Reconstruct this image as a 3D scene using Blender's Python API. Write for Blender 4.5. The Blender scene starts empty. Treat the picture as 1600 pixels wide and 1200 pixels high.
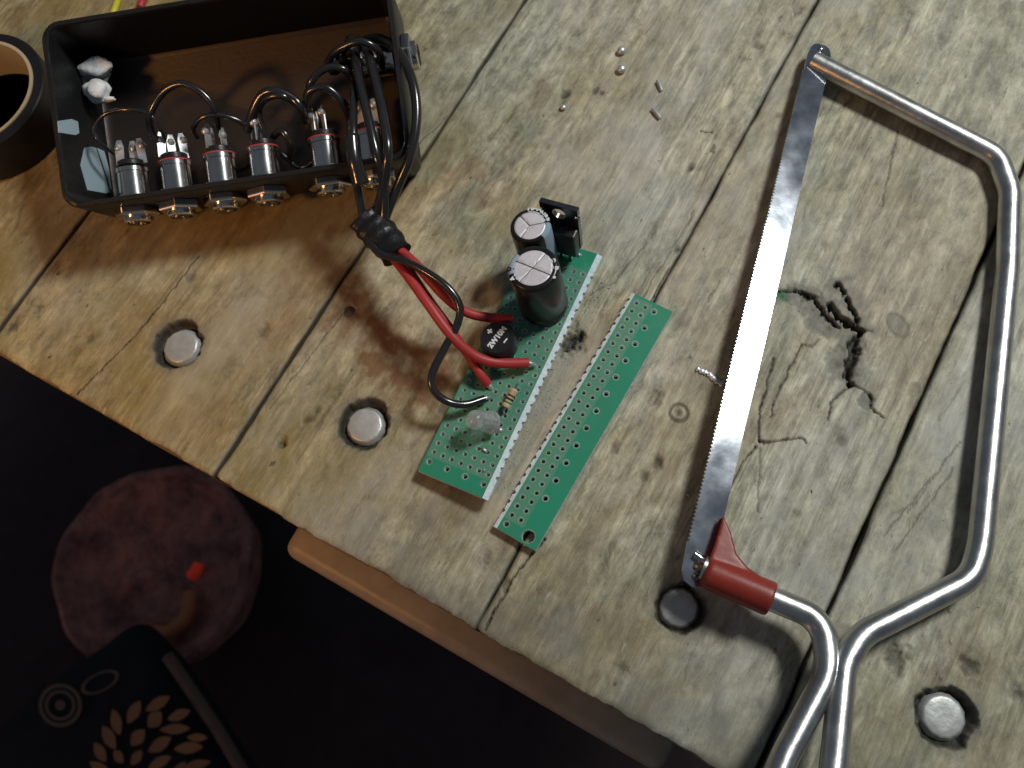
import bpy, bmesh, math, random
import numpy as np
from mathutils import Vector, Matrix, geometry
random.seed(7)
S = 0.01                      # 1 mm of the bench = 0.01 Blender units
scn = bpy.context.scene
C = scn.collection
# ------------------------------------------------------------------ camera, world, lamps, exposure
CF, TH, RO, H = 1400.0, 0.3597, -0.3102, 216.05      # focal (px of 1600), tilt, roll, height (mm)
ct, st, cr, sr = math.cos(TH), math.sin(TH), math.cos(RO), math.sin(RO)
FW = Vector((0, st, -ct)); _U = Vector((0, ct, st)); _R = Vector((1, 0, 0))
RT = _R*cr + _U*sr; UP = _U*cr - _R*sr
cd = bpy.data.cameras.new('camera'); cam = bpy.data.objects.new('camera', cd); C.objects.link(cam)
cd.sensor_width = 36; cd.lens = 36*CF/1600; cd.clip_start = 0.05; cd.clip_end = 200
M = Matrix((RT, UP, -FW)).transposed().to_4x4(); M.translation = Vector((0, 0, H*S)); cam.matrix_world = M
cd.dof.use_dof = True; cd.dof.focus_distance = 2.12; cd.dof.aperture_fstop = 2.6
scn.camera = cam
w = bpy.data.worlds.new('World'); scn.world = w; w.use_nodes = True
wb = w.node_tree.nodes['Background']; wb.inputs[0].default_value = (.55, .68, .85, 1); wb.inputs[1].default_value = 0.115
def lamp(name, kind, loc, aim, energy, color, size=None, sizey=None):
    l = bpy.data.lights.new(name, kind); o = bpy.data.objects.new(name, l); C.objects.link(o)
    l.energy = energy; l.color = color
    if kind == 'AREA':
        l.shape = 'RECTANGLE'; l.size = size; l.size_y = sizey or size
    if kind == 'SPOT': l.shadow_soft_size = size
    o.location = Vector(loc)*S
    o.rotation_euler = (Vector(aim)-Vector(loc)).to_track_quat('-Z', 'Y').to_euler()
    return o
lamp('window_light', 'AREA', (528, 222, 692), (55, 90, 0), 570, (.975, 1.0, .955), 1.5, 1.5)
sp = lamp('warm_bulb', 'SPOT', (-330, 20, 260), (-100, 140, 0), 200, (1, .45, .11), .25)
sp.data.spot_size = math.radians(52); sp.data.spot_blend = .9
lamp('floor_fill', 'AREA', (-900, -350, -150), (-330, -60, -600), 30, (1, .42, .28), 2.0)  # added fill without a visible source, brightens pot and cloth
scn.view_settings.view_transform = 'Standard'; scn.view_settings.look = 'None'
scn.view_settings.exposure = 0.0; scn.view_settings.gamma = 1.0; scn.view_settings.use_curve_mapping = False
# ------------------------------------------------------------------ helpers
def ray(px, py): return RT*((px-800)/CF) - UP*((py-600)/CF) + FW
def W(px, py, z=0.0):          # photo reading -> point (mm) at height z
    d = ray(px, py); t = (z-H)/d.z
    return Vector((0, 0, H)) + d*t
def onplane(px, py, Mx, h=0.0):  # photo reading -> local point on plane z=h of frame Mx (mm)
    inv = Mx.inverted(); o = inv @ Vector((0, 0, H)); d = inv.to_3x3() @ ray(px, py)
    return o + d*((h-o.z)/d.z)
def mat(name, col, rough=.5, metal=0.0, spec=.5, bump=None, var=None, coat=0.0, trans=0.0, ior=1.45):
    m = bpy.data.materials.new(name); m.use_nodes = True; nt = m.node_tree; b = nt.nodes['Principled BSDF']
    b.inputs['Base Color'].default_value = (*col, 1); b.inputs['Roughness'].default_value = rough
    b.inputs['Metallic'].default_value = metal; b.inputs['Specular IOR Level'].default_value = spec
    b.inputs['Coat Weight'].default_value = coat; b.inputs['Transmission Weight'].default_value = trans
    b.inputs['IOR'].default_value = ior
    tc = nt.nodes.new('ShaderNodeTexCoord')
    if var:                    # (scale, amount, second colour)
        n = nt.nodes.new('ShaderNodeTexNoise'); n.inputs['Scale'].default_value = var[0]; n.inputs['Detail'].default_value = 6
        n.inputs['Roughness'].default_value = .65
        nt.links.new(tc.outputs['Object'], n.inputs['Vector'])
        r = nt.nodes.new('ShaderNodeValToRGB'); r.color_ramp.elements[0].position = .35; r.color_ramp.elements[1].position = .68
        r.color_ramp.elements[0].color = (*col, 1); r.color_ramp.elements[1].color = (*var[2], 1)
        nt.links.new(n.outputs['Fac'], r.inputs['Fac']); nt.links.new(r.outputs['Color'], b.inputs['Base Color'])
        rr = nt.nodes.new('ShaderNodeMapRange'); rr.inputs['To Min'].default_value = max(.03, rough-var[1]); rr.inputs['To Max'].default_value = min(1, rough+var[1])
        n2 = nt.nodes.new('ShaderNodeTexNoise'); n2.inputs['Scale'].default_value = var[0]*2.3; n2.inputs['Detail'].default_value = 5
        nt.links.new(tc.outputs['Object'], n2.inputs['Vector'])
        nt.links.new(n2.outputs['Fac'], rr.inputs['Value']); nt.links.new(rr.outputs['Result'], b.inputs['Roughness'])
    if bump:                   # (scale, strength, distance)
        n = nt.nodes.new('ShaderNodeTexNoise'); n.inputs['Scale'].default_value = bump[0]; n.inputs['Detail'].default_value = 4
        nt.links.new(tc.outputs['Object'], n.inputs['Vector'])
        bp = nt.nodes.new('ShaderNodeBump'); bp.inputs['Strength'].default_value = bump[1]; bp.inputs['Distance'].default_value = bump[2]
        nt.links.new(n.outputs['Fac'], bp.inputs['Height']); nt.links.new(bp.outputs['Normal'], b.inputs['Normal'])
    return m
M_chrome = mat('chrome_rod', (.66, .66, .65), .32, 1, var=(11, .13, (.46, .45, .43)), bump=(55, .18, .003))
M_blade = mat('blade_steel', (.46, .49, .54), .12, 1, var=(7, .07, (.42, .45, .50)), bump=(30, .06, .002))
M_nick = mat('nickel', (.70, .69, .66), .18, 1, var=(12, .08, (.55, .53, .50)))
M_zinc = mat('zinc_bolt', (.56, .57, .56), .45, .45, var=(14, .10, (.40, .40, .38)), bump=(25, .3, .01))
M_redpl = mat('red_plastic', (.27, .030, .018), .42, 0, var=(9, .08, (.20, .022, .014)), bump=(22, .12, .01))
M_redw = mat('red_insulation', (.40, .030, .038), .48, 0, var=(10, .06, (.33, .035, .026)))
M_blkw = mat('black_insulation', (.012, .012, .013), .20, 0, spec=.9, var=(10, .06, (.02, .02, .02)))
M_shrink = mat('heat_shrink', (.008, .008, .009), .40, 0, bump=(14, .4, .03))
M_boxp = mat('black_box_paint', (.007, .007, .008), .42, 0, var=(7, .08, (.012, .012, .012)), bump=(45, .18, .01))
M_boxi = mat('cast_metal_inside', (.046, .035, .030), .40, .5, var=(6, .08, (.036, .028, .024)), bump=(90, .1, .004))
M_mask = mat('green_solder_mask', (.018, .255, .150), .36, 0, var=(4, .12, (.030, .215, .128)), bump=(50, .05, .004))
M_maskg = mat('green_solder_mask_pads', (.060, .245, .155), .42, 0, var=(6, .14, (.11, .235, .165)), bump=(50, .1, .004))
M_fr4 = mat('sawn_fibreglass', (.60, .70, .76), .7, 0, var=(22, .1, (.50, .61, .64)), bump=(60, .5, .01))
M_tin = mat('tin_pad', (.30, .42, .34), .42, .3, var=(20, .12, (.16, .27, .20)))
M_cap = mat('capacitor_sleeve', (.010, .010, .012), .28, 0, var=(4, .05, (.014, .013, .015)))
M_stripe = mat('capacitor_stripe', (.27, .36, .46), .35)
M_alu = mat('capacitor_top', (.74, .73, .79), .5, .3, var=(12, .08, (.55, .54, .58)))
M_epoxy = mat('black_epoxy', (.012, .012, .014), .38, 0, bump=(60, .25, .006))
M_tab = mat('transistor_tab', (.26, .25, .24), .24, 1, var=(14, .08, (.18, .17, .165)))
M_white = mat('white_ink', (.62, .66, .72), .5)
M_tan = mat('resistor_body', (.52, .40, .24), .45, 0, var=(8, .05, (.46, .35, .20)))
M_brown = mat('band_brown', (.10, .035, .018), .5)
M_black = mat('band_black', (.012, .012, .012), .5)
M_green = mat('band_green', (.02, .16, .05), .5)
M_led = mat('clear_epoxy', (.92, .95, .95), .10, 0, trans=.84, ior=1.5)
M_redins = mat('red_fibre_washer', (.40, .05, .045), .5)
M_solder = mat('solder', (.74, .75, .76), .42, .8, var=(20, .1, (.5, .5, .52)))
M_glue = mat('white_glue', (.82, .82, .80), .55, 0, var=(9, .1, (.50, .52, .54)), bump=(16, .5, .03))
M_patch = mat('pale_patch', (.36, .46, .52), .35, 0, var=(5, .06, (.30, .41, .47)))
M_floor = mat('dark_floor', (.030, .018, .019), .85, 0, var=(2.5, .1, (.018, .010, .011)))
M_bowl = mat('maroon_clay', (.50, .20, .15), .7, 0, var=(3.5, .1, (.13, .05, .05)), bump=(6, .8, .12))
M_redcap = mat('glowing_tip', (.80, .06, .03), .4); _b = M_redcap.node_tree.nodes['Principled BSDF']; _b.inputs['Emission Color'].default_value = (1, .06, .015, 1); _b.inputs['Emission Strength'].default_value = .06
M_cloth = mat('black_cloth', (.006, .006, .008), .85, 0, bump=(30, .4, .02))
M_print = mat('tan_print', (.34, .15, .06), .8, 0, var=(1.3, .05, (.21, .11, .06)))
M_printd = mat('brown_print', (.14, .085, .06), .8)
M_tape = mat('black_tape', (.008, .0075, .0075), .45, 0, var=(5, .08, (.013, .012, .012)))
M_core = mat('tape_core', (.45, .37, .25), .5, 0, var=(6, .06, (.36, .29, .18)))
M_yel = mat('yellow_insulation', (.55, .48, .03), .4)
M_rail = mat('rail_wood', (.40, .33, .25), .42, 0, var=(9, .10, (.30, .24, .17)), bump=(14, .25, .01))

def raw(name, verts, faces, mats, parent=None, mi=None, smooth=True, local=False, angle=None):
    """one mesh object; verts in mm (world unless local)"""
    me = bpy.data.meshes.new(name)
    me.from_pydata([tuple(Vector(v)*S) for v in verts], [], [tuple(f) for f in faces])
    if not isinstance(mats, (list, tuple)): mats = [mats]
    for m in mats: me.materials.append(m)
    if mi is not None: me.polygons.foreach_set('material_index', mi)
    if smooth: me.polygons.foreach_set('use_smooth', [True]*len(me.polygons))
    if smooth and angle: me.set_sharp_from_angle(angle=math.radians(angle))
    me.update()
    o = bpy.data.objects.new(name, me); C.objects.link(o)
    if parent is not None:
        o.parent = parent
        if not local: o.matrix_parent_inverse = world(parent).inverted()
    return o
def world(o):
    m = o.matrix_basis.copy()
    if o.parent: m = world(o.parent) @ o.matrix_parent_inverse @ m
    return m
def thing(name, label, cat, Mx=None, group=None):
    o = bpy.data.objects.new(name, None); C.objects.link(o); o.empty_display_size = .05
    if Mx is not None:
        m = Mx.copy(); m.translation = m.translation*S; o.matrix_basis = m
    return tag(o, label, cat, group)
def tag(o, label, cat, group=None):
    o['label'] = label; o['category'] = cat
    if group: o['group'] = group
    return o
def smooth_path(pts, n=8):
    P = [Vector(p) for p in pts]; out = []
    for i in range(len(P)-1):
        a = P[i-1] if i else P[0]*2-P[1]; b, c = P[i], P[i+1]; d = P[i+2] if i+2 < len(P) else P[-1]*2-P[-2]
        for k in range(n):
            t = k/n
            out.append(.5*((2*b)+(c-a)*t+(2*a-5*b+4*c-d)*t*t+(3*b-3*c+d-a)*t**3))
    out.append(P[-1]); return out
def tube_geo(path, rad, seg=14, cap=True, dome=False):
    P = [Vector(p) for p in path]; n = len(P)
    rr = rad if isinstance(rad, (list, tuple)) else [rad]*n
    T = [(P[min(i+1, n-1)]-P[max(i-1, 0)]).normalized() for i in range(n)]
    u = T[0].orthogonal().normalized(); V = []; F = []
    for i in range(n):
        u = (u - T[i]*u.dot(T[i])).normalized(); v = T[i].cross(u)
        for k in range(seg):
            a = 2*math.pi*k/seg; V.append(P[i]+(u*math.cos(a)+v*math.sin(a))*rr[i])
    for i in range(n-1):
        for k in range(seg):
            F.append((i*seg+k, i*seg+(k+1) % seg, (i+1)*seg+(k+1) % seg, (i+1)*seg+k))
    if cap:
        F.append(tuple(range(seg))[::-1]); F.append(tuple((n-1)*seg+k for k in range(seg)))
    return V, F
def tube(name, path, rad, m, parent=None, seg=14, n=8, local=False):
    p = smooth_path(path, n) if n else path
    V, F = tube_geo(p, rad, seg)
    return raw(name, V, F, m, parent, local=local, angle=60)
def bend_path(pts, radii, n=9):
    """polyline with round bends"""
    P = [Vector(p) for p in pts]; out = [P[0]]
    for i in range(1, len(P)-1):
        a = (P[i-1]-P[i]); b = (P[i+1]-P[i]); la, lb = a.length, b.length; a /= la; b /= lb
        ang = a.angle(b); r = radii[i] if isinstance(radii, (list, tuple)) else radii
        t = min(r/math.tan(ang/2), la*.48, lb*.48)
        s, e = P[i]+a*t, P[i]+b*t
        for k in range(n+1):
            q = k/n; out.append(s*(1-q)**2+P[i]*2*q*(1-q)+e*q*q)
    out.append(P[-1]); return out
def lathe_geo(prof, seg=32, Mx=None):
    V = []; F = []
    for r, z in prof:
        for k in range(seg):
            a = 2*math.pi*k/seg; V.append(Vector((r*math.cos(a), r*math.sin(a), z)))
    for i in range(len(prof)-1):
        for k in range(seg): F.append((i*seg+k, i*seg+(k+1) % seg, (i+1)*seg+(k+1) % seg, (i+1)*seg+k))
    if prof[0][0] > 1e-6: F.append(tuple(range(seg))[::-1])
    if prof[-1][0] > 1e-6: F.append(tuple((len(prof)-1)*seg+k for k in range(seg)))
    if Mx: V = [Mx @ v for v in V]
    return V, F
def lathe(name, prof, m, parent=None, seg=32, Mx=None, local=True, angle=35, mi=None):
    V, F = lathe_geo(prof, seg, Mx); return raw(name, V, F, m, parent, local=local, angle=angle, mi=mi)
def box_geo(x0, x1, y0, y1, z0, z1, Mx=None):
    V = [Vector(p) for p in ((x0, y0, z0), (x1, y0, z0), (x1, y1, z0), (x0, y1, z0), (x0, y0, z1), (x1, y0, z1), (x1, y1, z1), (x0, y1, z1))]
    F = [(3, 2, 1, 0), (4, 5, 6, 7), (0, 1, 5, 4), (1, 2, 6, 5), (2, 3, 7, 6), (3, 0, 4, 7)]
    if Mx: V = [Mx @ v for v in V]
    return V, F
def join(*geos):
    V = []; F = []
    for v, f in geos:
        o = len(V); V += list(v); F += [tuple(i+o for i in q) for q in f]
    return V, F
def bevel(o, wmm, seg=2):
    b = o.modifiers.new('bevel', 'BEVEL'); b.width = wmm*S; b.segments = seg; b.limit_method = 'ANGLE'; b.angle_limit = math.radians(35); return o
def frame(o, x, z=None):        # matrix with origin o, x axis along x, z near z
    x = Vector(x).normalized(); z = Vector(z or (0, 0, 1)); y = z.cross(x).normalized(); z = x.cross(y)
    m = Matrix((x, y, z)).transposed().to_4x4(); m.translation = Vector(o); return m
def axis_frame(o, z, x=None):   # matrix whose z axis is z
    z = Vector(z).normalized(); x = Vector(x) if x is not None else z.orthogonal()
    y = z.cross(x).normalized(); x = y.cross(z)
    m = Matrix((x, y, z)).transposed().to_4x4(); m.translation = Vector(o); return m
def text(name, s, size, Mx, m, parent, thick=.02, local=True):
    cu = bpy.data.curves.new(name, 'FONT'); cu.body = s; cu.size = size*S; cu.align_x = 'CENTER'; cu.align_y = 'CENTER'
    cu.extrude = thick*S/2; cu.offset = .0006*size
    t = bpy.data.objects.new(name+'_tmp', cu); C.objects.link(t)
    dg = bpy.context.evaluated_depsgraph_get(); me = bpy.data.meshes.new_from_object(t.evaluated_get(dg)); me.name = name
    bpy.data.objects.remove(t); bpy.data.curves.remove(cu)
    mm = Mx.copy(); mm.translation = mm.translation*S; me.transform(mm)
    me.materials.clear(); me.materials.append(m)
    o = bpy.data.objects.new(name, me); C.objects.link(o); o.parent = parent
    if not local: o.matrix_parent_inverse = world(parent).inverted()
    return o
def inside(p, poly):
    c = False; n = len(poly); x, y = p
    for i in range(n):
        (x1, y1), (x2, y2) = poly[i], poly[i-1]
        if (y1 > y) != (y2 > y) and x < (x2-x1)*(y-y1)/(y2-y1)+x1: c = not c
    return c
def plate(name, outer, holes, z0, z1, mats, parent, mi_fn=None, ztop=None, extra=None, rings=None, local=True, side_mi=0, Mx=None, smooth=False):
    """flat plate: outer outline, round holes (x,y,r,seg,ring r), thickness z0..z1; real through holes"""
    pts = []; edges = []
    def loop(l, close=True):
        b = len(pts); pts.extend([Vector(p) for p in l]); n = len(l)
        for i in range(n if close else n-1): edges.append((b+i, b+(i+1) % n))
    loop(outer)
    hp = []
    for (x, y, r, sg, rr) in holes:
        loop([(x+r*math.cos(2*math.pi*k/sg), y+r*math.sin(2*math.pi*k/sg)) for k in range(sg)])
        if rr: loop([(x+rr*math.cos(2*math.pi*k/16), y+rr*math.sin(2*math.pi*k/16)) for k in range(16)])
    for e in (extra or []): loop(e, False)
    v, e, f, *_ = geometry.delaunay_2d_cdt(pts, edges, [], 0, 1e-6)
    keep = []
    hx = np.array([(h[0], h[1], h[2]) for h in holes]) if holes else np.zeros((0, 3))
    for t in f:
        c = (v[t[0]]+v[t[1]]+v[t[2]])/3
        if len(hx) and (np.hypot(hx[:, 0]-c.x, hx[:, 1]-c.y) < hx[:, 2]*.985).any(): continue
        if not inside((c.x, c.y), outer): continue
        keep.append(t)
    n = len(v)
    zt = ztop or (lambda x, y: z1)
    V = [Vector((q.x, q.y, zt(q.x, q.y))) for q in v] + [Vector((q.x, q.y, z0)) for q in v]
    F = []; mi = []; cnt = {}
    for t in keep:
        a, b, c = t
        if (v[b]-v[a]).cross(v[c]-v[a]) < 0: a, c = c, a
        F.append((a, b, c)); q = (v[a]+v[b]+v[c])/3; k = mi_fn(q.x, q.y) if mi_fn else 0; mi.append(k)
        F.append((c+n, b+n, a+n)); mi.append(k)
        for x, y in ((a, b), (b, c), (c, a)): cnt[(x, y)] = 1
    for (x, y) in list(cnt):
        if (y, x) not in cnt: F.append((y, x, x+n, y+n)); mi.append(side_mi)
    if Mx: V = [Mx @ q for q in V]
    return raw(name, V, F, mats, parent, mi=mi, smooth=smooth, local=local)
# ------------------------------------------------------------------ the setting: floor far below the bench
o = raw('floor', [(-3000, -3000, -700), (3000, -3000, -700), (3000, 3000, -700), (-3000, 3000, -700)], [(0, 1, 2, 3)], M_floor); o['kind'] = 'structure'
# ------------------------------------------------------------------ the bench: planks with worn tops, cracks, dents and sunk bolts
GA = 0.7707; OA = W(335, 748)
UX = Vector((math.cos(GA), math.sin(GA), 0)); VX = Vector((math.sin(GA), -math.cos(GA), 0))
def uv(px, py):
    d = W(px, py)-OA; return (d.dot(UX), d.dot(VX))
rng = np.random.RandomState(3)
def vnoise(x, y, seed):
    r = np.random.RandomState(seed); T = r.rand(256, 256)
    xi = np.floor(x).astype(int); yi = np.floor(y).astype(int); fx = x-xi; fy = y-yi
    fx = fx*fx*(3-2*fx); fy = fy*fy*(3-2*fy)
    g = lambda a, b: T[a & 255, b & 255]
    return (g(xi, yi)*(1-fx)+g(xi+1, yi)*fx)*(1-fy)+(g(xi, yi+1)*(1-fx)+g(xi+1, yi+1)*fx)*fy
def fbm(x, y, seed, oct=4):
    s = 0; a = .5
    for i in range(oct): s = s+a*vnoise(x*2**i+i*17.3, y*2**i+i*9.1, seed+i); a *= .5
    return s
CR = [  # (points, half width mm, depth mm)
 ([(1215, 455), (1253, 454), (1277, 463)], .35, .9), ([(1250, 456), (1272, 466), (1291, 492), (1309, 510)], .6, 1.4),
 ([(1296, 477), (1309, 495), (1331, 509), (1344, 517)], 1.1, 2.6), ([(1309, 443), (1320, 459), (1331, 483), (1340, 501)], .7, 1.8),
 ([(1344, 517), (1335, 533), (1333, 555), (1325, 571), (1327, 584), (1329, 599)], 1.0, 2.4),
 ([(1329, 599), (1347, 608), (1361, 621), (1364, 640), (1381, 653)], .35, 1.0), ([(1329, 603), (1309, 619), (1296, 632), (1295, 656)], .22, .6),
 ([(1252, 539), (1235, 573), (1213, 621), (1203, 651)], .22, .6), ([(1208, 560), (1197, 603), (1184, 661), (1187, 691)], .28, .7),
 ([(1187, 691), (1221, 688), (1252, 683), (1259, 691)], .22, .6), ([(1180, 695), (1150, 740), (1133, 778)], .25, .6), ([(1252, 539), (1269, 541), (1280, 530)], .18, .4),
 ([(1404, 205), (1392, 250), (1378, 322)], .16, .4), ([(1344, 517), (1366, 516)], .2, .4), ([(1187, 700), (1183, 800)], .14, .3),
 ([(545, 478), (420, 640)], .12, .2), ([(310, 400), (215, 520), (120, 615)], .25, .4), ([(850, 842), (800, 905), (757, 985)], .3, 1.0),
 ([(630, 250), (700, 180)], .12, .2), ([(995, 505), (1045, 420)], .25, .4), ([(1000, 470), (1085, 330)], .12, .25),
 ([(905, 470), (960, 440), (1010, 380)], .10, .2), ([(1420, 800), (1500, 690)], .05, .1), ([(1400, 860), (1490, 730)], .05, .1), ([(1380, 840), (1460, 740)], .05, .1),
 ([(1095, 205), (1112, 206)], .3, .4), ([(1105, 470), (1125, 440)], .15, .3)]
SP = [  # dents: px, radius mm, depth, dark
 (440, 693, 2.0, 2.6, 1.0), (1055, 390, 2.2, .8, .8), (1078, 262, 1.5, .5, .8), (893, 533, 3.6, 2.4, 1.25), (1025, 620, 2.6, .8, .35), (882, 148, 1.6, .5, .8), (930, 142, 1.2, .3, .8),
 (940, 145, 1.0, .3, .7), (1250, 12, 2.2, .6, .6), (1185, 70, 1.8, .4, .6), (545, 486, 1.8, .5, .6), (1030, 725, 1.8, .6, .8), (1400, 1030, 3, .9, .6), (1585, 1085, 2, .6, .7), (1510, 1040, 3.2, .8, .75),
 (480, 655, 1.8, .5, .7), (495, 640, 1.2, .4, .6), (690, 640, 1.5, .3, .5), (960, 700, 1.5, .5, .6), (1370, 285, 1.6, .2, .45), (1215, 180, 1.2, .3, .5), (855, 230, 1.1, .3, .5), (1005, 745, 1.6, .5, .6),
 (970, 1045, 2.0, .4, .5), (690, 150, 1.6, .3, .5), (1560, 460, 2.0, .3, .4), (1290, 385, 1.7, .3, .5), (735, 1100, 2, .4, .4), (60, 480, 2.2, .4, .6), (20, 510, 2.4, .5, .6), (140, 530, 1.3, .3, .6), (125, 455, 1.0, .4, .8),
 (410, 520, 2.4, .5, .5), (300, 430, 2.2, .3, .5), (1180, 905, 1.6, .4, .5), (1240, 800, 1.8, .3, .4), (1315, 690, 1.5, .3, .4), (1430, 610, 1.5, .3, .4), (760, 880, 2.4, .5, .55), (795, 905, 2.6, .6, .6)]
BO = [(278, 538, 5.0, 7.2), (568, 662, 4.7, 7.0), (1478, 1120, 4.6, 6.6), (1063, 949, 4.4, 6.0)]   # bolts: px, head radius, recess radius
BOUV = [(*uv(a, b), r, R) for a, b, r, R in BO]
def wood_material():
    m = bpy.data.materials.new('worn_plank_wood'); m.use_nodes = True; nt = m.node_tree; N = nt.nodes.new; L = nt.links.new
    b = nt.nodes['Principled BSDF']
    tc = N('ShaderNodeTexCoord'); oi = N('ShaderNodeObjectInfo')
    cmb = N('ShaderNodeVectorMath'); cmb.operation = 'MULTIPLY_ADD'
    L(oi.outputs['Random'], cmb.inputs[0]); cmb.inputs[1].default_value = (37, 11, 0); L(tc.outputs['Object'], cmb.inputs[2])
    def noise(scale, stretch=1, detail=6, rough=.6, dist=0):
        mp = N('ShaderNodeMapping'); mp.inputs['Scale'].default_value = (scale/stretch, scale, scale)
        L(cmb.outputs[0], mp.inputs['Vector']); n = N('ShaderNodeTexNoise'); n.inputs['Scale'].default_value = 1
        n.inputs['Detail'].default_value = detail; n.inputs['Roughness'].default_value = rough; n.inputs['Distortion'].default_value = dist
        L(mp.outputs[0], n.inputs['Vector']); return n.outputs['Fac']
    def ramp(fac, stops):
        r = N('ShaderNodeValToRGB'); e = r.color_ramp.elements
        while len(e) < len(stops): e.new(.5)
        for k, (p, c) in enumerate(stops): e[k].position = p; e[k].color = (*c, 1) if len(c) == 3 else c
        L(fac, r.inputs['Fac']); return r.outputs['Color']
    def mix(f, a, c, mode='MIX'):
        x = N('ShaderNodeMix'); x.data_type = 'RGBA'; x.blend_type = mode
        if isinstance(f, float): x.inputs[0].default_value = f
        else: L(f, x.inputs[0])
        for s, q in ((6, a), (7, c)):
            if isinstance(q, tuple): x.inputs[s].default_value = (*q, 1)
            else: L(q, x.inputs[s])
        return x.outputs[2]
    def at(n):
        a = N('ShaderNodeAttribute'); a.attribute_name = n; return a.outputs['Fac']
    g = lambda v: (v, v, v)
    base = ramp(noise(1.6, 1.6, 8, .68, .5), [(.30, (.235, .208, .125)), (.45, (.305, .282, .197)), (.57, (.36, .342, .265)), (.72, (.425, .41, .345))])
    # growth rings: bent bands
    mp = N('ShaderNodeMapping'); mp.inputs['Scale'].default_value = (.30, 1.7, 1); mp.inputs['Rotation'].default_value = (0, 0, .12); L(cmb.outputs[0], mp.inputs['Vector'])
    wv = N('ShaderNodeTexWave'); wv.wave_type = 'RINGS'; wv.rings_direction = 'Z'; wv.inputs['Scale'].default_value = 1.3; wv.inputs['Distortion'].default_value = 4.5
    wv.inputs['Detail'].default_value = 4; wv.inputs['Detail Scale'].default_value = 1.4; L(mp.outputs[0], wv.inputs['Vector'])
    base = mix(.30, base, ramp(wv.outputs['Fac'], [(.2, g(.36)), (.55, g(.5)), (.85, g(.62))]), 'OVERLAY')
    # fine fibres
    fib = noise(60, 22, 5, .75)
    base = mix(ramp(noise(1.3, 1.5, 4, .6), [(.38, g(.18)), (.62, g(.62))]), base, ramp(fib, [(.36, g(.16)), (.5, g(.5)), (.64, g(.82))]), 'OVERLAY')
    # fine blotch (grime in the pores, oblique smears)
    bl = noise(26, 2.0, 9, .74, .4)
    base = mix(.90, base, ramp(bl, [(.34, g(.20)), (.49, g(.5)), (.64, g(.78))]), 'OVERLAY')
    mid = noise(9.5, 2.1, 9, .80, .5)
    base = mix(.54, base, ramp(mid, [(.34, g(.24)), (.49, g(.5)), (.64, g(.74))]), 'OVERLAY')
    # yellow green oil stains and ochre
    ol = N('ShaderNodeMath'); ol.operation = 'MULTIPLY'; L(ramp(noise(2.6, 1.5, 9, .76, .8), [(.42, g(0)), (.62, g(.85))]), ol.inputs[0]); L(at('olive'), ol.inputs[1])
    base = mix(ol.outputs[0], base, (.215, .185, .075))
    base = mix(ramp(noise(1.0, 1.4, 8, .70, .6), [(.52, g(0)), (.70, g(.45))]), base, (.30, .19, .085))
    # grey washed areas and pale scuffs
    base = mix(ramp(noise(1.7, 1.8, 9, .74), [(.50, g(0)), (.64, g(.55))]), base, (.43, .425, .395))
    base = mix(ramp(noise(8.5, 2.6, 8, .75, .3), [(.60, g(0)), (.70, g(.5))]), base, (.50, .485, .43))
    # dark grime patches and specks
    base = mix(ramp(noise(4.6, 2.4, 9, .78, .5), [(.575, g(0)), (.68, g(.60))]), base, (.085, .076, .055))
    base = mix(ramp(noise(15, 5, 7, .78, .3), [(.60, g(0)), (.68, g(.55))]), base, (.085, .076, .055))
    base = mix(ramp(noise(30, 1.6, 3, .6), [(.68, g(0)), (.74, g(.75))]), base, (.045, .04, .03))
    base = mix(ramp(noise(34, 2.5, 3, .6), [(.68, g(0)), (.75, g(.5))]), base, (.56, .54, .48))
    base = mix(at('ochre'), base, mix(.85, base, (.86, .68, .34), 'MULTIPLY'))
    base = mix(at('grey'), base, (.15, .142, .120))
    base = mix(at('rust_shadow'), base, (.15, .06, .018))
    base = mix(at('green'), base, (.01, .10, .035))
    base = mix(at('dirt'), base, (.018, .016, .013))
    L(base, b.inputs['Base Color'])
    rr = N('ShaderNodeMapRange'); rr.inputs['To Min'].default_value = .38; rr.inputs['To Max'].default_value = .72; L(bl, rr.inputs['Value']); L(rr.outputs[0], b.inputs['Roughness'])
    b.inputs['Specular IOR Level'].default_value = .4
    h = mix(.5, fib, bl); bp = N('ShaderNodeBump'); bp.inputs['Strength'].default_value = .6; bp.inputs['Distance'].default_value = .009
    L(h, bp.inputs['Height']); L(bp.outputs[0], b.inputs['Normal'])
    return m
M_wood = wood_material()
bench = thing('workbench', 'weathered wooden bench top of wide grimy planks under all the tools and parts', 'workbench')
def seg_dist(X, Y, a, b):
    ax, ay = a; bx, by = b; dx, dy = bx-ax, by-ay; L2 = dx*dx+dy*dy+1e-9
    t = np.clip(((X-ax)*dx+(Y-ay)*dy)/L2, 0, 1); return np.hypot(X-ax-t*dx, Y-ay-t*dy)
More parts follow.
